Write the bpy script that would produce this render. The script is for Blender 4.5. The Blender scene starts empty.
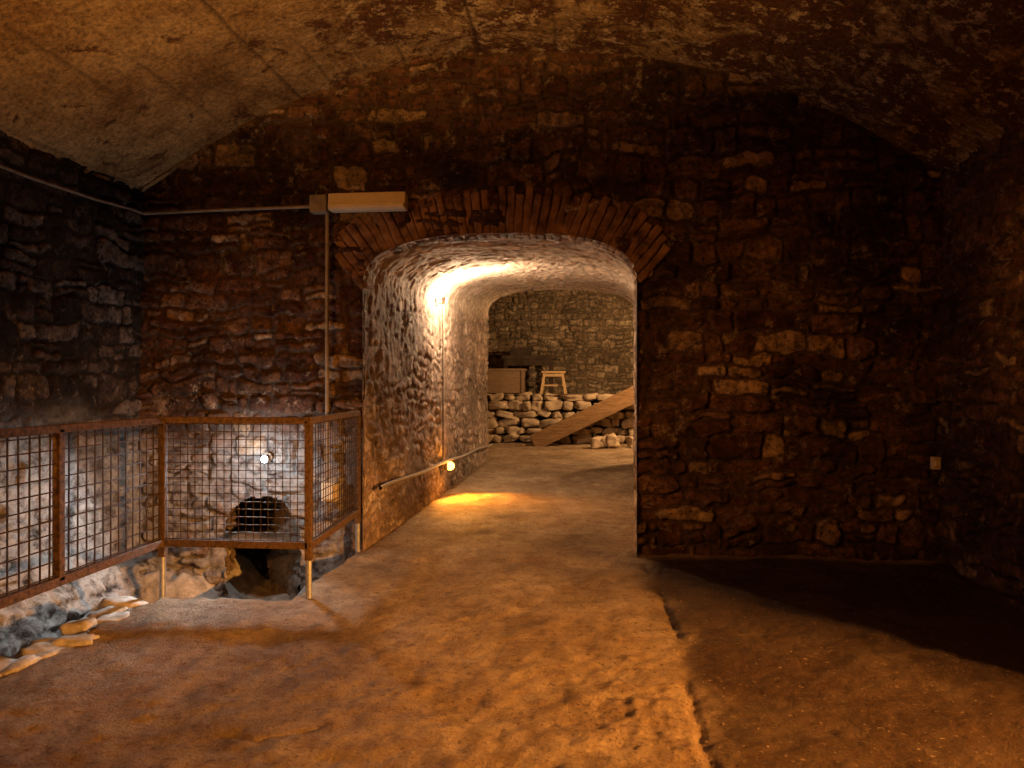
import bpy, bmesh, math, random
import numpy as np
from mathutils import Vector, Matrix, noise
random.seed(7)
S=bpy.context.scene
COL=S.collection
S.view_settings.view_transform='Standard'
VW=6.32; UL=-4.0; UR=2.86
# ---------------- noise -----------------
def hsh(i,j,s):
    v=np.sin(i*127.1+j*311.7+s*74.7)*43758.5453
    return v-np.floor(v)
def vn(x,y,s=0):
    xi=np.floor(x); yi=np.floor(y); fx=x-xi; fy=y-yi
    fx=fx*fx*(3-2*fx); fy=fy*fy*(3-2*fy)
    a=hsh(xi,yi,s); b=hsh(xi+1,yi,s); c=hsh(xi,yi+1,s); d=hsh(xi+1,yi+1,s)
    return (a*(1-fx)+b*fx)*(1-fy)+(c*(1-fx)+d*fx)*fy
def fbm(x,y,s=0,o=4):
    r=0; a=.5; n=0
    for k in range(o):
        r=r+a*vn(x*2**k,y*2**k,s+k*3.3); n+=a; a*=.55
    return r/n-.5
def sst(a,b,x):
    t=np.clip((x-a)/(b-a),0,1); return t*t*(3-2*t)
def masonry(s,h,seed,rowh=(.09,.2),colw=(.13,.46),joint=.02,depth=.03,rough=.02,warp=1.0,flush=.5):
    rng=np.random.RandomState(seed)
    sw=s+warp*(.05*fbm(s*2.2,h*2.2,seed,2)+.07*fbm(s*11,h*11,seed+1,3))
    hw=h+warp*(.2*fbm(s*.9,h*1.3,seed+2,2)+.11*fbm(s*6,h*6,seed+3,3))
    rows=[hw.min()-.5]
    while rows[-1]<hw.max()+.5: rows.append(rows[-1]+rng.uniform(*rowh))
    rows=np.array(rows); ri=np.searchsorted(rows,hw)-1
    H=np.zeros_like(s); SV=np.zeros_like(s); MO=np.zeros_like(s)
    s0=sw.min()-1; s1=sw.max()+1
    for r in range(len(rows)-1):
        m=ri==r
        cols=[s0+rng.uniform(-.3,0)]
        while cols[-1]<s1:
            w=rng.uniform(*colw)
            if rng.rand()<.3: w*=.5
            cols.append(cols[-1]+w)
        cols=np.array(cols); n=len(cols)
        r1=rng.rand(n); r2=rng.rand(n); r3=rng.rand(n); r4=rng.rand(n); sp=rng.rand(n)<.40; spp=rng.uniform(.35,.65,n)
        if not m.any(): continue
        x=sw[m]; z=hw[m]; ci=np.clip(np.searchsorted(cols,x)-1,0,n-2)
        rh=rows[r+1]-rows[r]
        zl=(z-rows[r]); zu=rows[r+1]-z
        mid=rh*spp[ci]; split=sp[ci]&(rh>.12)
        upper=zl>mid
        dz=np.minimum(zl,zu)
        dz=np.where(split,np.minimum(dz,np.abs(zl-mid)),dz)
        dx=np.minimum(x-cols[ci],cols[ci+1]-x)
        k=.010
        d=-k*np.log(np.exp(-dx/k)+np.exp(-dz/k))
        f=sst(joint*.35,joint*.35+.016,d)
        val=np.where(split&upper,r3[ci],r1[ci])
        cx=(cols[ci]+cols[ci+1])/2
        tilt=(r4[ci]-.5)*.14*(x-cx)+(r3[ci]-.5)*.3*(zl-rh/2)
        H[m]=f*(depth*(.2+1.5*r2[ci])+tilt)
        SV[m]=val; MO[m]=f
    fl=sst(-.02,.14,fbm(s*1.7,h*1.7,seed+21,4))*flush
    H=H*(1-fl)+depth*.75*fl; MO=MO*(1-fl*.6)
    H=H+rough*1.6*fbm(s*5,h*5,seed+9,4)+rough*3*fbm(s*.8,h*.8,seed+5,2)+.026*fbm(s*20,h*20,seed+6,3)
    return H,SV,MO
# ---------------- mesh helpers -----------
def link(o,parent=None):
    COL.objects.link(o)
    if parent: o.parent=parent
    return o
def empty(name,loc=(0,0,0)):
    e=bpy.data.objects.new(name,None); COL.objects.link(e); e.location=loc; return e
def grid_mesh(name,P,mat,mask=None,attrs=None,flip=False,smooth=True):
    n,m,_=P.shape
    idx=np.arange(n*m).reshape(n,m)
    q=np.stack([idx[:-1,:-1],idx[1:,:-1],idx[1:,1:],idx[:-1,1:]],-1)
    if flip: q=q[...,::-1]
    if mask is not None: q=q[mask]
    q=q.reshape(-1,4)
    used=np.unique(q); mp=np.full(n*m,-1); mp[used]=np.arange(len(used))
    V=P.reshape(-1,3)[used]; F=mp[q]
    me=bpy.data.meshes.new(name)
    me.from_pydata(V.tolist(),[],F.tolist())
    if attrs:
        for k,a in attrs.items():
            at=me.attributes.new(k,'FLOAT','POINT')
            at.data.foreach_set('value',a.reshape(-1)[used].astype(np.float32))
    me.polygons.foreach_set('use_smooth',[smooth]*len(me.polygons))
    me.materials.append(mat); me.update()
    return link(bpy.data.objects.new(name,me))
def bm_obj(name,bm,mat,parent=None,smooth=False):
    me=bpy.data.meshes.new(name); bmesh.ops.recalc_face_normals(bm,faces=bm.faces); bm.to_mesh(me); bm.free()
    for p in me.polygons: p.use_smooth=smooth
    for mm in (mat if isinstance(mat,list) else [mat]): me.materials.append(mm)
    return link(bpy.data.objects.new(name,me),parent)
def box(bm,c,s,rot=None,bev=0,mi=0):
    r=bmesh.ops.create_cube(bm,size=1); vs=r['verts']
    M=Matrix.Translation(c)@((rot or Matrix.Identity(3)).to_4x4())@Matrix.Diagonal((s[0],s[1],s[2],1))
    bmesh.ops.transform(bm,matrix=M,verts=vs)
    if bev>0:
        es=list({e for v in vs for e in v.link_edges})
        bmesh.ops.bevel(bm,geom=es,offset=bev,segments=2,affect='EDGES',profile=.6)
def beam(bm,p0,p1,w,h,bev=0):
    p0=Vector(p0);p1=Vector(p1);d=p1-p0;L=d.length;d.normalize()
    up=Vector((0,0,1)) if abs(d.z)<.95 else Vector((0,1,0))
    x=d.cross(up).normalized(); z=x.cross(d).normalized()
    R=Matrix((x,d,z)).transposed()
    box(bm,(p0+p1)/2,(w,L,h),R,bev)
def tube(bm,p0,p1,r,seg=12,r2=None):
    p0=Vector(p0);p1=Vector(p1);d=p1-p0
    q=d.to_track_quat('Z','Y').to_matrix().to_4x4()
    bmesh.ops.create_cone(bm,cap_ends=True,segments=seg,radius1=r,radius2=r if r2 is None else r2,depth=d.length,matrix=Matrix.Translation((p0+p1)/2)@q)
def stone(bm,c,s,rng,sub=3):
    r=bmesh.ops.create_icosphere(bm,subdivisions=sub,radius=1)
    ph=rng.uniform(0,100); rot=Matrix.Rotation(rng.uniform(-.25,.25),3,'Y')@Matrix.Rotation(rng.uniform(-.4,.4),3,'Z')
    for v in r['verts']:
        p=v.co.copy(); e=.5
        q=Vector([math.copysign(abs(t)**e,t) for t in p])
        q*=.82*(1+.34*noise.noise(p*1.3+Vector((ph,0,0)))+.16*noise.noise(p*3.5+Vector((0,ph,0))))
        q=Vector((q.x*s[0],q.y*s[1],q.z*s[2]))
        v.co=Vector(c)+rot@q
# ---------------- materials --------------
class NB:
    def __init__(s,name):
        s.m=bpy.data.materials.new(name); s.m.use_nodes=True; s.t=s.m.node_tree
        s.b=s.t.nodes['Principled BSDF']; s.b.inputs['Roughness'].default_value=.9
        s.b.inputs['Specular IOR Level'].default_value=.15
        s.co=s.n('ShaderNodeNewGeometry').outputs['Position']
    def n(s,t,**k):
        x=s.t.nodes.new(t)
        for a,b in k.items(): setattr(x,a,b)
        return x
    def l(s,a,b): s.t.links.new(a,b)
    def noise(s,scale,detail=5,rough=.6,vec=None,dist=0):
        x=s.n('ShaderNodeTexNoise'); x.inputs['Scale'].default_value=scale; x.inputs['Detail'].default_value=detail
        x.inputs['Roughness'].default_value=rough; x.inputs['Distortion'].default_value=dist
        s.l(vec or s.co,x.inputs['Vector']); return x.outputs['Fac']
    def vor(s,scale,feature='F1',vec=None):
        x=s.n('ShaderNodeTexVoronoi',feature=feature); x.inputs['Scale'].default_value=scale; s.l(vec or s.co,x.inputs['Vector']); return x.outputs['Distance']
    def ramp(s,f,stops,interp='LINEAR'):
        x=s.n('ShaderNodeValToRGB'); r=x.color_ramp; r.interpolation=interp
        while len(r.elements)<len(stops): r.elements.new(.5)
        for e,(p,c) in zip(r.elements,stops):
            e.position=p; e.color=(c,c,c,1) if isinstance(c,(int,float)) else (*c,1)
        s.l(f,x.inputs['Fac']); return x.outputs['Color']
    def mix(s,f,a,b,mode='MIX'):
        x=s.n('ShaderNodeMix',data_type='RGBA',blend_type=mode)
        for v,i in ((f,0),(a,6),(b,7)):
            if isinstance(v,(int,float)): x.inputs[i].default_value=v
            elif isinstance(v,tuple): x.inputs[i].default_value=(*v,1)
            else: s.l(v,x.inputs[i])
        return x.outputs[2]
    def math(s,op,a,b=0.):
        x=s.n('ShaderNodeMath',operation=op)
        for v,i in ((a,0),(b,1)):
            if isinstance(v,(int,float)): x.inputs[i].default_value=v
            else: s.l(v,x.inputs[i])
        return x.outputs[0]
    def attr(s,name):
        x=s.n('ShaderNodeAttribute',attribute_name=name); return x.outputs['Fac']
    def color(s,c):
        if isinstance(c,tuple): s.b.inputs['Base Color'].default_value=(*c,1)
        else: s.l(c,s.b.inputs['Base Color'])
    def bump(s,layers):
        prev=None
        for h,st,d in layers:
            x=s.n('ShaderNodeBump'); x.inputs['Strength'].default_value=st; x.inputs['Distance'].default_value=d
            s.l(h,x.inputs['Height'])
            if prev: s.l(prev,x.inputs['Normal'])
            prev=x.outputs['Normal']
        s.l(prev,s.b.inputs['Normal'])
def masonry_mat(name,stops,mortar,white=.0,stain=.6,lime_lit=(.55,.53,.5),pit=.85,bs=1.):
    k=NB(name)
    c=k.ramp(k.attr('sv'),stops)
    n1=k.noise(10,9,.75)
    c=k.mix(1,c,k.ramp(n1,[(.36,.2),(.62,1.4)]),'MULTIPLY')
    mc=k.mix(k.noise(16,6,.7),tuple(x*.4 for x in mortar),mortar)
    c=k.mix(k.ramp(k.attr('mo'),[(.25,0.),(.75,1.)]),mc,c)
    c=k.mix(1,c,k.ramp(k.noise(1.1,5,.65),[(.36,stain),(.62,1.15)]),'MULTIPLY')
    c=k.mix(k.ramp(k.noise(24,5,.7),[(.54,0.),(.62,pit)]),c,(.015,.009,.007))
    if white>0:
        w=k.math('MULTIPLY',k.ramp(k.noise(8,10,.8),[(.56,0.),(.61,1.)]),white)
        c=k.mix(w,c,(.5,.40,.30))
    lm=k.math('MULTIPLY',k.attr('lime_lit'),k.ramp(k.noise(7,9,.75),[(.38,.05),(.56,.9)]))  # pale layer: limewash on the passage vault, painted lamp light around the pit
    c=k.mix(lm,c,lime_lit)
    k.color(c)
    k.bump([(k.noise(13,9,.8),bs,.045),(k.noise(60,6,.75),bs*.9,.014)])
    return k.m
M_wall=masonry_mat('stone_masonry_soot',[(0,(.09,.036,.02)),(.3,(.16,.074,.042)),(.55,(.26,.135,.076)),(.75,(.12,.05,.028)),(.88,(.36,.215,.125)),(1,(.58,.40,.24))],(.17,.10,.065),.5,.35,pit=.75)
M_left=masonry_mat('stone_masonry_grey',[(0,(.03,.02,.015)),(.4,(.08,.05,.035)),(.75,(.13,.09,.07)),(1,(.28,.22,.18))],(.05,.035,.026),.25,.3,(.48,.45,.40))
M_pas=masonry_mat('rubble_masonry_limewashed',[(0,(.24,.16,.125)),(.4,(.32,.22,.17)),(.75,(.40,.29,.22)),(1,(.48,.38,.3))],(.31,.22,.165),.4,.5,(.6,.5,.4),pit=.35,bs=.45)
M_far=masonry_mat('stone_masonry_tan',[(0,(.2,.14,.08)),(.4,(.3,.21,.13)),(.75,(.38,.28,.18)),(1,(.48,.37,.24))],(.24,.18,.11),.25,.7)
# ceiling
k=NB('ceiling_peeling_limewash')
base=k.mix(k.ramp(k.noise(1.6,10,.75),[(.37,0.),(.63,1.)]),(.19,.105,.042),(.43,.285,.13))
thr=k.math('ADD',k.noise(1.9,12,.8,dist=.5),k.math('MULTIPLY',k.attr('peel'),.085))
dk=k.ramp(thr,[(.56,0.),(.59,1.)])
c=k.mix(k.math('MULTIPLY',dk,.88),base,(.095,.034,.016))
sp=k.ramp(k.noise(8,10,.8),[(.54,0.),(.57,1.)])
c=k.mix(k.math('MULTIPLY',sp,k.math('MULTIPLY',k.attr('peel'),.9)),c,(.60,.45,.25))
c=k.mix(1,c,k.ramp(k.noise(30,7,.78),[(.38,.45),(.6,1.15)]),'MULTIPLY')
c=k.mix(k.attr('gr'),c,(.035,.018,.01))
k.color(c); k.bump([(k.math('MULTIPLY',dk,-1.),.6,.012),(k.noise(14,9,.75),.6,.03)])
M_ceil=k.m
# floor
k=NB('floor_worn_concrete_dirt')
c=k.mix(k.ramp(k.noise(1.3,9,.7),[(.35,0.),(.65,1.)]),(.33,.215,.115),(.60,.45,.29))
c=k.mix(k.ramp(k.noise(6,10,.8),[(.46,0.),(.62,.65)]),c,(.19,.105,.053))
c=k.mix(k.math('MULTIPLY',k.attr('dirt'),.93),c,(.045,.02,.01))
c=k.mix(k.ramp(k.noise(42,4,.65),[(.62,0.),(.68,.4)]),c,(.55,.42,.28))
c=k.mix(k.ramp(k.noise(30,4,.7),[(.56,0.),(.64,.6)]),c,(.11,.06,.032))
k.color(c); k.b.inputs['Roughness'].default_value=.8
k.bump([(k.noise(5,9,.8),1.,.075),(k.noise(22,9,.8),1.,.055),(k.vor(70),.4,.006)])
M_floor=k.m
def simple(name,a,b,scale=20,rough=.7,metal=0,bump=.3,stretch=None):
    k=NB(name); vec=None
    if stretch:
        mp=k.n('ShaderNodeMapping'); mp.inputs['Scale'].default_value=stretch; k.l(k.co,mp.inputs['Vector']); vec=mp.outputs['Vector']
    f=k.noise(scale,7,.7,vec)
    k.color(k.mix(k.ramp(f,[(.35,0.),(.65,1.)]),a,b)); k.b.inputs['Roughness'].default_value=rough; k.b.inputs['Metallic'].default_value=metal
    if bump: k.bump([(f,bump,.015)])
    return k.m
M_rust=simple('rusted_steel',(.035,.02,.012),(.14,.08,.038),35,.75,.1)
M_wire=simple('dark_rusty_wire',(.025,.016,.011),(.07,.043,.025),30,.7,.2,0)
M_galv=simple('galvanised_steel',(.25,.25,.25),(.45,.45,.45),25,.45,.7,.1)
M_pvc=simple('grey_pvc_conduit',(.16,.13,.10),(.28,.23,.18),12,.5,0,.05)
M_white=simple('aged_white_plastic',(.5,.4,.27),(.62,.52,.38),5,.4,0,.03)
M_brick=simple('old_brick',(.045,.022,.014),(.26,.14,.08),6,.9,0,1.)
M_stone=simple('loose_fieldstone',(.24,.17,.11),(.5,.38,.25),7,.9,0,.9)
M_rubble=simple('pale_pit_rubble',(.22,.19,.15),(.5,.45,.38),9,.9,0,.9)
M_wood=simple('old_timber',(.12,.065,.028),(.26,.15,.07),6,.75,0,.5,(1,1,8))
M_wood2=simple('pale_timber',(.4,.26,.13),(.55,.38,.2),6,.7,0,.4,(6,6,1))
M_chest=simple('weathered_timber',(.16,.10,.055),(.27,.18,.11),6,.8,0,.4,(1,1,9))
M_dark=simple('dark_timber',(.03,.02,.012),(.07,.045,.03),6,.7,0,.4)
def emis(name,col,st):
    k=NB(name); k.color(col); k.b.inputs['Emission Color'].default_value=(*col,1); k.b.inputs['Emission Strength'].default_value=st
    return k.m
# ---------------- opening profile --------
UC=-.748; HW=1.176; ZS=2.3; HH=.44; NE=2.6; SK=.047; SKW=.02; PE=12.3
def inside_open(u,z):
    du=np.abs(u-UC)/HW; dz=np.clip((z-ZS)/HH,0,9)
    return (du<1)&(du**NE+dz**NE<1)
HU0,HU1,HZ=-3.2,-2.52,.14
def inside_hole(u,z):
    r=1+.3*fbm(u*4,z*4,66,3)
    du=np.abs(u-(HU0+HU1)/2)/((HU1-HU0)/2)*r; dz=np.clip((z-HZ)/.33,0,9)*r
    return (du<1)&(du**2+dz**2<1)
def ceil_z(u):
    R=5.69; d=u-(-.57); return 4.3-(R-np.sqrt(R*R-d*d))
# ---------------- front wall -------------
us=np.unique(np.concatenate([np.arange(UL-.1,UC-HW,.014),[UC-HW],np.arange(UC-HW+.014,UC+HW-.01,.014),[UC+HW],np.arange(UC+HW+.014,UR+.12,.014)]))
zs=np.arange(-1.7,4.42,.014)
U,Z=np.meshgrid(us,zs,indexing='ij')
H,SV,MO=masonry(U,Z,11,flush=.55,depth=.036,rowh=(.10,.22),colw=(.14,.5))
lime_lit=sst(-1.9,-2.3,U)*sst(1.25,.75,Z+.3*fbm(U*2,Z*2,7,3))  # pit lamp's light painted as a paler tone behind the railing
P=np.stack([U,VW-H,Z],-1)
uc=(U[:-1,:-1]+U[1:,1:])/2; zc=(Z[:-1,:-1]+Z[1:,1:])/2
mask=~inside_open(uc,zc)&~inside_hole(uc,zc)&(zc<ceil_z(uc)+.12)
grid_mesh('wall_back',P,M_wall,mask,{'sv':SV,'mo':MO,'lime_lit':lime_lit*.75})
# ---------------- side walls -------------
vs_=np.arange(-2.2,VW+.05,.018); zs=np.arange(-1.7,3.3,.018)
V,Z=np.meshgrid(vs_,zs,indexing='ij')
H,SV,MO=masonry(V,Z,23,rowh=(.1,.2))
low=sst(.12,-.25,Z+.15*fbm(V*1.5,Z*0,4,3))
bulge=.2*low*(1+.8*fbm(V*2,Z*3,8,3))+low*(.14*fbm(V*4,Z*5,9,4)+.10*np.abs(fbm(V*11,Z*11,12,3)))
lime_lit=sst(1.3,.7,Z+.4*fbm(V*1.5,Z*1.5,7,3))  # lamp glow painted pale on the lower wall, upper stones stay dark
P=np.stack([UL+H*(1+low)+bulge,V,Z],-1)
grid_mesh('wall_left',P,M_left,None,{'sv':SV,'mo':MO,'lime_lit':lime_lit})
vs_=np.arange(3.15,VW+.05,.014); zs=np.arange(-.15,3.4,.014)
V,Z=np.meshgrid(vs_,zs,indexing='ij')
H,SV,MO=masonry(V,Z,31,flush=.4)
P=np.stack([UR-H,V,Z],-1)
grid_mesh('wall_right',P,M_wall,None,{'sv':SV,'mo':MO,'lime_lit':SV*0},flip=True)
# ---------------- ceiling ----------------
us=np.arange(UL-.15,UR+.16,.025); vs_=np.arange(-2.2,VW+.06,.025)
U,V=np.meshgrid(us,vs_,indexing='ij')
arc=5.69*np.arcsin((U+.57)/5.69)
ph=(arc+.02*fbm(V*.7,arc,3,2))/.33; fr=np.abs(ph-np.round(ph))*.33
brk=vn(np.round(ph),V*.6,5)
gr=sst(.018,.0,fr)*sst(.25,.5,brk)*.85
z=ceil_z(U)+.05*fbm(U*1.2,V*1.2,2,3)+.02*fbm(U*6,V*6,3,4)+gr*.014
peel=np.clip(sst(2.4,5.0,V+.5*fbm(U,V,9,2))*sst(-3.2,-1,U)+.4*sst(0,2.5,U),0,1.1)
grid_mesh('ceiling',np.stack([U,V,z],-1),M_ceil,None,{'gr':gr,'peel':peel},flip=True)
# ---------------- floor ------------------
def floor_z(u,v):
    rise=.15*sst(6.6,12.5,v)
    z=rise+.05*fbm(u*.9,v*.9,41,3)+.032*fbm(u*4,v*4,42,4)+.024*fbm(u*14,v*14,48,3)
    seam=.5+.06*fbm(v*2,v*0,44,3)*2
    m=sst(6.1,5.9,v)
    z=z-.004*sst(seam-.03,seam+.06,u)*m
    z=z-.022*np.exp(-((u-seam)/.025)**2)*m*sst(.35,.6,vn(v*2,v*0,3))
    lip=6.0+.12*fbm(u*2,u*0,45,2)*2
    z=z+.02*sst(lip-.03,lip+.03,v)*sst(13,12,v)
    c1=2.9+.35*(u+1.5)+.3*fbm(u*3,u*0,46,4)
    z=z-.014*np.exp(-((v-c1)/.014)**2)*sst(-.9,-1.3,u)*sst(-2.9,-2.6,u)*sst(.3,.6,vn(u*5,u*0,8))
    z=z+.03*fbm(u*18,v*18,47,4)*np.exp(-((u-.2)/.35)**2-((v-3.3)/.6)**2)
    return z
def in_pit(u,v):
    e=-2.90+.22*fbm(v*1.6,v*0,51,4)*1.2+.10*sst(4.2,3.2,v)
    a=(v<4.86)&(u<e)
    e2=-1.97+.1*fbm(v*3,v*0,52,3); ev=4.80+.22*fbm(u*2.2,u*0,53,4)
    b=(v>=ev)&(v<VW+.01)&(u<e2)
    return a|b
us=np.arange(UL-.02,UR+.1,.02); vs_=np.arange(-2.2,VW+.03,.02)
U,V=np.meshgrid(us,vs_,indexing='ij')
UU=U+.02*fbm(U*8,V*8,1,2); VV=V+.02*fbm(U*8,V*8,2,2)
pit=in_pit((UU[:-1,:-1]+UU[1:,1:])/2,(VV[:-1,:-1]+VV[1:,1:])/2)
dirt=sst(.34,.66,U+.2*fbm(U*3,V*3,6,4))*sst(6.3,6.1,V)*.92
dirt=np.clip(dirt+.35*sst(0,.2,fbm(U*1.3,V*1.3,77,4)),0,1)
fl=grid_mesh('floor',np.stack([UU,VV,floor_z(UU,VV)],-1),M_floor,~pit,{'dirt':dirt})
bm=bmesh.new(); bm.from_mesh(fl.data)
be=[e for e in bm.edges if e.is_boundary and UL+.1<e.verts[0].co.x<-1.7 and e.verts[0].co.y>-2.1 and e.verts[0].co.y<VW-.02]
bv=list({v for e in be for v in e.verts})
for _ in range(3): bmesh.ops.smooth_vert(bm,verts=bv,factor=.5,use_axis_x=True,use_axis_y=True,use_axis_z=False)
for dz,ins in ((-.02,-.02),(-.07,.03),(-.18,.0),(-1.5,.02)):
    r=bmesh.ops.extrude_edge_only(bm,edges=be)
    nv=[g for g in r['geom'] if isinstance(g,bmesh.types.BMVert)]; be=[g for g in r['geom'] if isinstance(g,bmesh.types.BMEdge)]
    for v in nv:
        v.co.z+=dz*(1+.5*(random.random()-.5)); v.co.x+=random.uniform(-.008,.008)+ins*.3; v.co.y+=random.uniform(-.008,.008)
for f in bm.faces: f.smooth=True
bm.to_mesh(fl.data); bm.free()
us=np.arange(-4.1,4.1,.04); vs_=np.arange(VW+.0,19.2,.04)
U,V=np.meshgrid(us,vs_,indexing='ij')
grid_mesh('floor_passage',np.stack([U,V,floor_z(U,V)-.002],-1),M_floor,None,{'dirt':.3*sst(0,.2,fbm(U*1.3,V*1.3,77,4))})
us=np.arange(UL-.1,-1.7,.03); vs_=np.arange(-2.2,VW+.9,.03)
U,V=np.meshgrid(us,vs_,indexing='ij')
heap=np.exp(-((U+2.88)/.42)**4)
grid_mesh('floor_pit',np.stack([U,V,-1.35+.25*fbm(U*1.8,V*1.8,61,4)+(1.1-.28*heap)*sst(5.5,6.1,V)+.12*fbm(U*7,V*7,62,4)],-1),M_rubble,None,{'dirt':U*0})
# pit doorway recess (tunnel bending to the left)
n1=[(HU0-.05,z) for z in np.linspace(-1.2,HZ,60)]
n2=[((HU0+HU1)/2-((HU1-HU0)/2+.05)*math.cos(a),HZ+.39*math.sin(a)) for a in np.linspace(0,math.pi,40)][1:-1]
n3=[(HU1+.05,z) for z in np.linspace(HZ,-1.2,60)]
pr=np.array(n1+n2+n3)
dv=np.arange(-.0,.75,.02)
A=np.repeat(pr[:,None,:],len(dv),1); D=np.repeat(dv[None,:],len(pr),0)
ll=np.concatenate([[0],np.cumsum(np.hypot(np.diff(pr[:,0]),np.diff(pr[:,1])))])
sarc=np.repeat(ll[:,None],len(dv),1)
H,SV,MO=masonry(D,sarc,71,rowh=(.09,.18),colw=(.12,.3))
cx=(HU0+HU1)/2
tt=np.clip((A[...,0]-HU0)/(HU1-HU0),0,1)
P=np.stack([A[...,0]+(cx-A[...,0])*H*4-D*(.35+.5*tt),VW+D,A[...,1]-H*.5],-1)
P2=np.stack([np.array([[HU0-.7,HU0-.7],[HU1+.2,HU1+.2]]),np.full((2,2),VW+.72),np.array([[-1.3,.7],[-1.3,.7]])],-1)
grid_mesh('pit_doorway',P,M_far,None,{'sv':SV,'mo':MO,'lime_lit':.4*tt})  # paler towards the right jamb, painting in the light on it
grid_mesh('wall_pit_recess',P2,M_left,None,{'sv':P2[...,0]*0+.0,'mo':P2[...,0]*0+1,'lime_lit':P2[...,0]*0})
# ---------------- passage ----------------
th=np.linspace(math.pi,0,160)
ax=UC+HW*np.sign(np.cos(th))*np.abs(np.cos(th))**(2/NE); az=ZS+HH*np.abs(np.sin(th))**(2/NE)
px=np.concatenate([[UC-HW]*40,ax[1:-1],[UC+HW]*40]); pz=np.concatenate([np.linspace(-.1,ZS,40),az[1:-1],np.linspace(ZS,-.1,40)])
L=np.concatenate([[0],np.cumsum(np.hypot(np.diff(px),np.diff(pz)))])
sl=np.arange(0,L[-1],.018); qx=np.interp(sl,L,px); qz=np.interp(sl,L,pz)
gx=np.gradient(qx); gz=np.gradient(qz)
for _ in range(6):
    gx[1:-1]=(gx[:-2]+gx[1:-1]+gx[2:])/3; gz[1:-1]=(gz[:-2]+gz[1:-1]+gz[2:])/3
gl=np.hypot(gx,gz); nx=gz/gl; nz=-gx/gl
vs_=np.arange(VW-.06,PE,.018)
Sg,Vg=np.meshgrid(sl,vs_,indexing='ij')
H,SV,MO=masonry(Vg,Sg,81,rowh=(.08,.2),colw=(.12,.36),rough=.028,depth=.016,flush=.85,warp=1.4)
H2,SV2,MO2=masonry(Sg,Vg,82,rowh=(.08,.12),colw=(.22,.3),rough=.02,depth=.014,joint=.012,warp=.5)
w=sst(ZS-.15,ZS+.1,qz)[:,None]
H=(H*(1-w)+H2*w)*.9; SV=SV*(1-w)+(SV2*.5+.5)*w; MO=MO*(1-w)+MO2*w
fr=(Vg-VW)/(PE-VW)
H=H*sst(-.02,.03,fr)
tq=((qx-(UC-HW))/(2*HW))[:,None]
X=qx[:,None]+nx[:,None]*H+(SK+SKW*tq)*(Vg-VW)
Z0=qz[:,None]+nz[:,None]*H
Zz=Z0+.3*fr*np.clip(Z0/ZS,0,1)
grid_mesh('passage_vault',np.stack([X,Vg,Zz],-1),M_pas,None,{'sv':SV,'mo':MO,'lime_lit':w*.6+Vg*0},flip=True)
# ---------------- far room ---------------
us=np.arange(-4.1,4.1,.025); zs=np.arange(.0,4.6,.025)
U,Z=np.meshgrid(us,zs,indexing='ij')
H,SV,MO=masonry(U,Z,91,rowh=(.12,.22),colw=(.18,.45),depth=.06)
grid_mesh('wall_far',np.stack([U,19-H,Z],-1),M_far,None,{'sv':SV,'mo':MO,'lime_lit':SV*0})
for nm,uu,fl_ in (('wall_far_left',-4.0,False),('wall_far_right',4.0,True)):
    vs_=np.arange(PE,19.1,.06); V,Z=np.meshgrid(vs_,np.arange(0,4.6,.06),indexing='ij')
    H,SV,MO=masonry(V,Z,95)
    grid_mesh(nm,np.stack([uu+(H if not fl_ else -H),V,Z],-1),M_far,None,{'sv':SV,'mo':MO,'lime_lit':SV*0},flip=fl_)
us=np.arange(-4.1,4.15,.08); vs_=np.arange(PE-.1,19.1,.08); U,V=np.meshgrid(us,vs_,indexing='ij')
grid_mesh('ceiling_far',np.stack([U,V,4.5-.05*U**2+.04*fbm(U*2,V*2,4,3)],-1),M_pas,None,{'sv':U*0+.5,'mo':U*0+1,'lime_lit':U*0},flip=True)
us=np.arange(-4.1,4.1,.05); zs=np.arange(0,4.6,.05); U,Z=np.meshgrid(us,zs,indexing='ij')
H,SV,MO=masonry(U,Z,97)
uc=(U[:-1,:-1]+U[1:,1:])/2; zc=(Z[:-1,:-1]+Z[1:,1:])/2
e0=UC-HW; sc=1+SKW*(PE-VW)/(2*HW)
mask=~inside_open((uc-e0-SK*(PE-VW))/sc+e0,zc-.3*np.clip(zc/ZS,0,1))
grid_mesh('wall_far_front',np.stack([U,PE-.02+H,Z],-1),M_far,mask,{'sv':SV,'mo':MO,'lime_lit':SV*0},flip=True)
# ---------------- brick arch -------------
bm=bmesh.new(); rg=random.Random(5)
cz=.95
n=40
for i in range(n):
    a=math.radians(-42+84*(i+.5)/n)
    d=Vector((math.sin(a),0,math.cos(a)))
    r=.9
    while inside_open(np.array(UC+d.x*r),np.array(cz+d.z*r)): r+=.004
    Lb=rg.uniform(.33,.42); r0=r-rg.uniform(.0,.02)
    wdt=math.radians(84/n)*(r0+.18)*rg.uniform(.86,1.0)
    R=Matrix.Rotation(a+rg.uniform(-.03,.03),3,'Y')
    cpt=Vector((UC+d.x*(r0+Lb/2),VW+.076-rg.uniform(0,.02),cz+d.z*(r0+Lb/2)))
    box(bm,cpt,(wdt,.22,Lb),R,.014)
bmesh.ops.subdivide_edges(bm,edges=[e for e in bm.edges if e.calc_length()>.15],cuts=4,use_grid_fill=True)
for v in bm.verts:
    v.co+=noise.noise_vector(v.co*14)*.014
bm_obj('brick_arch',bm,M_brick,None,True)
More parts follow.
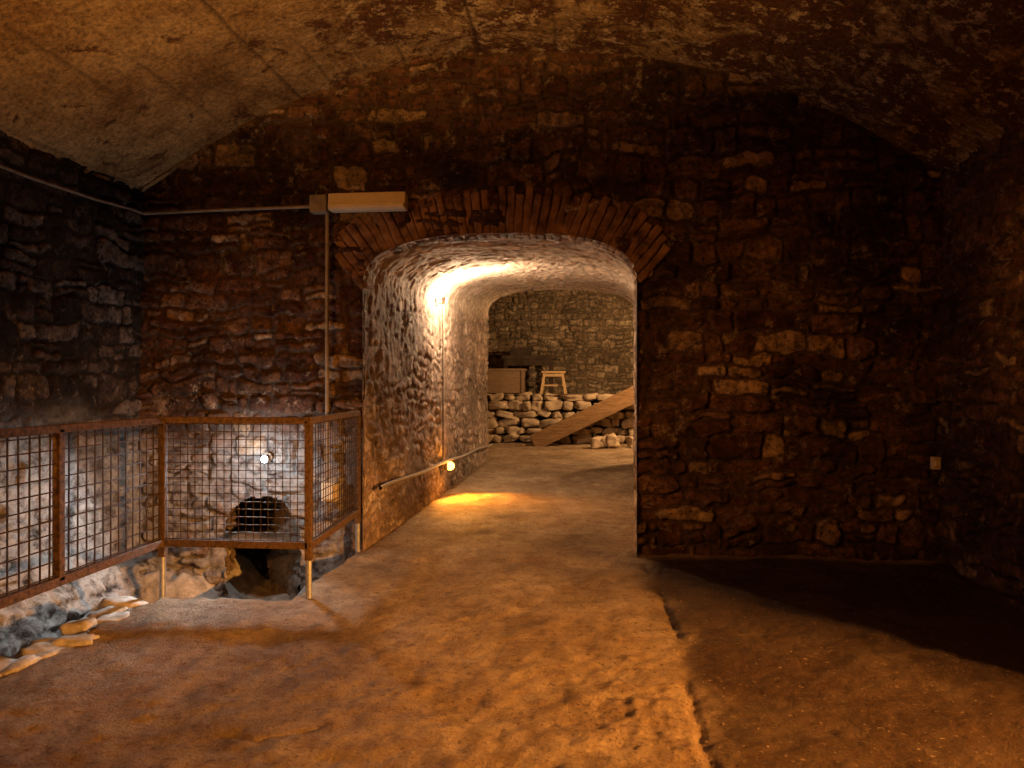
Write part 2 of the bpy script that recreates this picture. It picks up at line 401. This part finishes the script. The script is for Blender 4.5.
# ---------------- railing ----------------
RU,RV=-2.93,4.88; RX=-1.88
rail=empty('safety_railing',(RU,RV,0))
def rp(name,bm,mat):
    o=bm_obj(name,bm,mat); o.parent=rail; o.matrix_parent_inverse=Matrix.Translation((-RU,-RV,0)); return o
bm=bmesh.new()
TZ=1.2; BZ=.35
for x,y,z0 in ((RU,RV,.25),(RX,RV,.25),(-1.96,6.22,.25),(RU,3.86,BZ),(RU,2.85,BZ),(RU,1.6,BZ)):
    box(bm,(x,y,(z0+TZ)/2),(.045,.045,TZ-z0),None,.004)
bm2=bmesh.new()
for x,y in ((RU,RV),(RX,RV),(-1.96,6.22),(RU,1.6)): tube(bm2,(x,y,-.08),(x,y,.3),.021)
rp('posts',bm,M_rust); rp('post_stubs',bm2,M_galv)
bm=bmesh.new()
for a,b in (((RU,.6),(RU,RV)),((RU,RV),(RX,RV)),((RX,RV),(-1.96,6.22))):
    for z in (TZ,BZ):
        beam(bm,(a[0],a[1],z),(b[0],b[1],z),.045,.045 if z==TZ else .05,.004)
rp('rails',bm,M_rust)
def wires(bm,a,b,cell,r):
    a=Vector((*a,0));b=Vector((*b,0));L=(b-a).length; nn=int(L/cell)
    for i in range(1,nn+1):
        p=a.lerp(b,(i-.5)/nn)
        j=random.uniform(-.004,.004)
        beam(bm,(p.x,p.y+j,BZ),(p.x,p.y-j,TZ),r,r)
    m=int((TZ-BZ)/cell)
    for i in range(1,m+1):
        z=BZ+(TZ-BZ)*(i-.5)/m
        beam(bm,(a.x,a.y,z+random.uniform(-.003,.003)),(b.x,b.y,z+random.uniform(-.003,.003)),r,r)
bm=bmesh.new()
wires(bm,(RU,.6),(RU,RV),.075,.007)
wires(bm,(RU,RV),(RX,RV),.052,.0045)
wires(bm,(RX,RV),(-1.96,6.22),.06,.0045)
rp('wire_mesh',bm,M_wire)
# ---------------- light fixture & conduits
fx=empty('fluorescent_batten',(-1.98,6.2,3.03))
def fp(name,bm,mat,sm=False):
    o=bm_obj(name,bm,mat,None,sm); o.parent=fx; o.matrix_parent_inverse=Matrix.Translation((1.98,-6.2,-3.03)); return o
bm=bmesh.new(); box(bm,(-1.86,6.2,3.01),(.68,.12,.15),None,.02); fp('housing',bm,M_white)
bm=bmesh.new(); box(bm,(-2.29,6.2,3.0),(.15,.11,.15),None,.012); fp('junction_box',bm,M_pvc)
bm=bmesh.new(); box(bm,(-1.86,6.13,2.965),(.66,.03,.04),None,.008); fp('diffuser_lip',bm,M_white)
def curve(name,pts,r,mat,parent=None):
    cu=bpy.data.curves.new(name,'CURVE'); cu.dimensions='3D'; cu.bevel_depth=r; cu.bevel_resolution=3
    sp=cu.splines.new('POLY'); sp.points.add(len(pts)-1)
    for p,q in zip(sp.points,pts): p.co=(*q,1)
    cu.materials.append(mat); return link(bpy.data.objects.new(name,cu),parent)
curve('conduit_wall',[(-2.36,6.22,2.99),(-3.2,6.22,2.98),(-3.9,6.2,2.96)],.014,M_pvc)
curve('cable_slack',[(-3.9,6.2,2.96),(-3.88,6.0,2.95),(-3.86,5.5,2.91),(-3.86,4.8,2.89),(-3.86,4.0,2.9),(-3.86,2.5,2.95)],.011,M_pvc)
curve('conduit_drop',[(-2.23,6.22,3.0),(-2.23,6.21,1.8),(-2.23,6.22,.3)],.017,M_pvc)
bm=bmesh.new(); box(bm,(-2.2,6.2,.52),(.13,.08,.16),None,.01); box(bm,(-2.2,6.15,.52),(.1,.02,.12),None,.006); bm_obj('junction_box',bm,M_white)
bm=bmesh.new(); box(bm,(2.77,6.2,.82),(.06,.06,.10),None,.008); box(bm,(2.77,6.165,.82),(.04,.02,.05),None,.004); bm_obj('wall_socket',bm,M_white)
def pu(v): return UC-HW+SK*(v-VW)
curve('conduit_passage',[(pu(v)+.09,v,.52-.012*(v-VW)+.01*math.sin(v*3)) for v in np.arange(6.45,12.25,.25)],.02,M_pvc)
curve('conduit_riser',[(pu(8.9)+.07,8.9,.45),(pu(8.9)+.07,8.9,1.5),(pu(8.9)+.07,8.9,2.4)],.012,M_pvc)
def lamp(name,loc,mat,r=.05,back=(-.06,0,0)):
    e=empty(name,loc)
    bm=bmesh.new(); bmesh.ops.create_uvsphere(bm,u_segments=20,v_segments=12,radius=r); bm_obj('bulb',bm,mat,e,True)
    bm=bmesh.new(); b=Vector(back); tube(bm,b*.3,b*1.3,r*.9,16); tube(bm,b*1.2,b*1.5,r*1.4,16); bm_obj('lamp_base',bm,M_pvc,e)
    return e
LU=pu(8.8)+.14
e=empty('wall_uplighter',(LU-.03,8.8,2.46))
bm=bmesh.new()
bmesh.ops.create_cone(bm,cap_ends=False,segments=24,radius1=.025,radius2=.045,depth=.06)
bm_obj('shade',bm,M_pvc,e,True)
bm=bmesh.new(); tube(bm,(0,0,-.045),(0,0,-.03),.027,20); beam(bm,(0,0,-.035),(-.08,0,-.035),.02,.015); bm_obj('bracket',bm,M_pvc,e)
bm=bmesh.new(); bmesh.ops.create_uvsphere(bm,u_segments=16,v_segments=10,radius=.022,matrix=Matrix.Translation((0,0,.01))); bm_obj('bulb',bm,emis('bulb_warm_white',(1,.85,.62),60),e,True)
lamp('floor_lamp',(pu(9.0)+.13,9.0,.44),emis('bulb_orange',(1,.5,.09),7),.055,(-.06,0,0))
lamp('pit_lamp',(-2.76,6.14,.80),emis('bulb_cold_white',(.75,.88,1),25),.03,(0,.05,.01))
# ---------------- far room things --------
bm=bmesh.new(); rg=random.Random(9)
z=.15; row=0
while z<1.2:
    h=rg.uniform(.15,.27); u=-3.7+rg.uniform(0,.2)
    while u<3.7:
        w=rg.uniform(.18,.55)
        hh=h*rg.uniform(.8,1.15)
        stone(bm,(u+w/2,16.3+row*.03+rg.uniform(-.08,.08),z+h/2+rg.uniform(-.02,.02)),(w*.56,.24,hh*.58),rg)
        u+=w*.97
    z+=h*.93; row+=1
bm_obj('dry_stone_wall',bm,M_stone,None,True)
bm=bmesh.new()
for i in range(12):
    stone(bm,(rg.uniform(.2,1.3),15.1+rg.uniform(-.1,.1),.24+rg.uniform(0,.08)),(rg.uniform(.12,.2),.15,rg.uniform(.11,.16)),rg)
bm_obj('fallen_stones',bm,M_stone,None,True)
us=np.arange(-4.1,4.1,.08); vs_=np.arange(16.3,19.1,.08); U,V=np.meshgrid(us,vs_,indexing='ij')
grid_mesh('floor_platform',np.stack([U,V,1.2+.03*fbm(U*2,V*2,4,3)],-1),M_floor,None,{'dirt':U*0+.3})
bm=bmesh.new()
beam(bm,(-1.1,15.4,.22),(1.75,15.5,1.6),.06,.34,.01)
beam(bm,(-1.1,15.85,.22),(1.75,15.85,1.55),.06,.26,.01)
beam(bm,(-1.05,15.62,.33),(1.75,15.7,1.67),.42,.04,.005)
bm_obj('timber_ramp',bm,M_wood)
st=empty('wooden_stool',(-.74,16.95,1.22))
bm=bmesh.new(); box(bm,(0,0,.5),(.54,.3,.05),None,.01); bm_obj('seat',bm,M_wood2,st)
bm=bmesh.new()
for sx in (-1,1):
    for sy in (-1,1):
        beam(bm,(sx*.2,sy*.1,.48),(sx*.28,sy*.15,0),.055,.055,.005)
    beam(bm,(sx*.245,-.13,.16),(sx*.245,.13,.16),.035,.035)
beam(bm,(-.23,0,.2),(.23,0,.2),.035,.035); beam(bm,(-.21,-.12,.43),(.21,-.12,.43),.03,.06); beam(bm,(-.21,.12,.43),(.21,.12,.43),.03,.06)
bm_obj('legs',bm,M_wood2,st)
ch=empty('wooden_chest',(-1.9,17.2,1.22))
bm=bmesh.new(); box(bm,(0,0,.28),(.95,.5,.52),None,.01); 
for x in (-.45,.45): box(bm,(x,-.26,.28),(.06,.03,.52),None,.004)
bm_obj('chest_body',bm,M_chest,ch)
bm=bmesh.new(); box(bm,(0,0,.56),(1.02,.56,.05),None,.008); bm_obj('lid',bm,M_chest,ch)
tb=empty('workbench',(-1.4,18.2,1.22))
bm=bmesh.new(); box(bm,(0,0,.88),(1.3,.6,.09),None,.01); box(bm,(0,-.25,.76),(1.2,.04,.16))
for x in (-.55,.55):
    for y in (-.22,.22): box(bm,(x,y,.42),(.09,.09,.84),None,.006)
box(bm,(-.1,.0,.3),(1.0,.4,.04)); box(bm,(-.2,0,1.02),(.5,.3,.2),None,.01); bm_obj('bench_frame',bm,M_dark,tb)
bm=bmesh.new(); rg=random.Random(21)
for i in range(110):
    if i<60: u,v=rg.gauss(.1,.3),rg.gauss(3.3,.6)
    else: u,v=rg.uniform(-2.4,2.6),rg.uniform(2.2,6)
    r=rg.uniform(.003,.007)
    stone(bm,(u,v,float(floor_z(np.array(u),np.array(v)))+r*.2),(r,r,r*.7),rg,1)
bm_obj('floor_grit',bm,M_floor,None,True)
bm=bmesh.new()
for i in range(22):
    v=rg.uniform(2.8,4.6); stone(bm,(-2.93+rg.uniform(-.12,.05),v,-.05+rg.uniform(-.03,.03)),(rg.uniform(.07,.16),rg.uniform(.08,.18),.06),rg)
bm_obj('pit_edge_stones',bm,M_rubble,None,True)
# ---------------- lights -----------------
def light(name,typ,loc,col,e,r=.05,tgt=None,size=None,blend=.3):
    d=bpy.data.lights.new(name,typ); d.color=col; d.energy=e; d.shadow_soft_size=r
    if typ=='SPOT': d.spot_size=math.radians(size); d.spot_blend=blend
    o=bpy.data.objects.new(name,d); COL.objects.link(o); o.location=loc
    if tgt: o.rotation_euler=(Vector(tgt)-Vector(loc)).to_track_quat('-Z','Y').to_euler()
    return o
OR=(1,.40,.08)
light('sodium_flood','SPOT',(4.35,1.45,1.7),OR,4700,.06,(-1.5,4.6,-.6),46,1.)
light('ceiling_uplight','SPOT',(-1.5,-.4,2.0),(1,.46,.11),1750,.1,(-1.7,.1,5),142,.3)
light('room_spot','SPOT',(-3.6,1.4,2.3),OR,290,.08,(-2.0,6.3,1.3),58,1.)
light('pier_fill','SPOT',(-3.6,1.4,2.3),OR,400,.08,(.6,6.3,1.4),33,1.)  # added fill for the right pier, no fitting modelled
light('side_fill','SPOT',(-2.0,-1.5,1.7),OR,1500,.1,(2.86,3.7,1.9),20,.7)  # added out-of-view spot, narrow cone brightens the right wall only
light('passage_light','POINT',(LU+.26,8.8,2.5),(1,.72,.46),165,.03)
light('floor_lamp_light','SPOT',(pu(9.0)+.22,8.95,.46),(1,.36,.03),200,.04,(-1.25,8.65,0),120,.6)
light('floor_lamp_glow','POINT',(pu(9.0)+.24,8.95,.46),(1,.36,.04),9,.04)
light('pit_light','POINT',(-2.76,5.84,.80),(.84,.92,1),21,.03)
light('pit_spot','SPOT',(-2.76,6.0,.78),(.84,.91,1),145,.03,(-3.95,4.0,-.35),100,.5)
light('pit_spill','SPOT',(-2.76,6.0,.84),(.86,.94,1),95,.03,(-2.3,4.55,0),66,.6)
light('far_room_light','POINT',(2.0,14.0,2.7),(1,.60,.27),640,.08)
w=bpy.data.worlds.new('World'); S.world=w; w.use_nodes=True
w.node_tree.nodes['Background'].inputs[0].default_value=(1,.5,.25,1); w.node_tree.nodes['Background'].inputs[1].default_value=.003
cam=bpy.data.cameras.new('camera'); cam.lens=36*740/1024; cam.sensor_width=36
co=bpy.data.objects.new('camera',cam); COL.objects.link(co); co.location=(0,0,1.45); co.rotation_euler=(math.pi/2,0,math.atan(.1)); S.camera=co
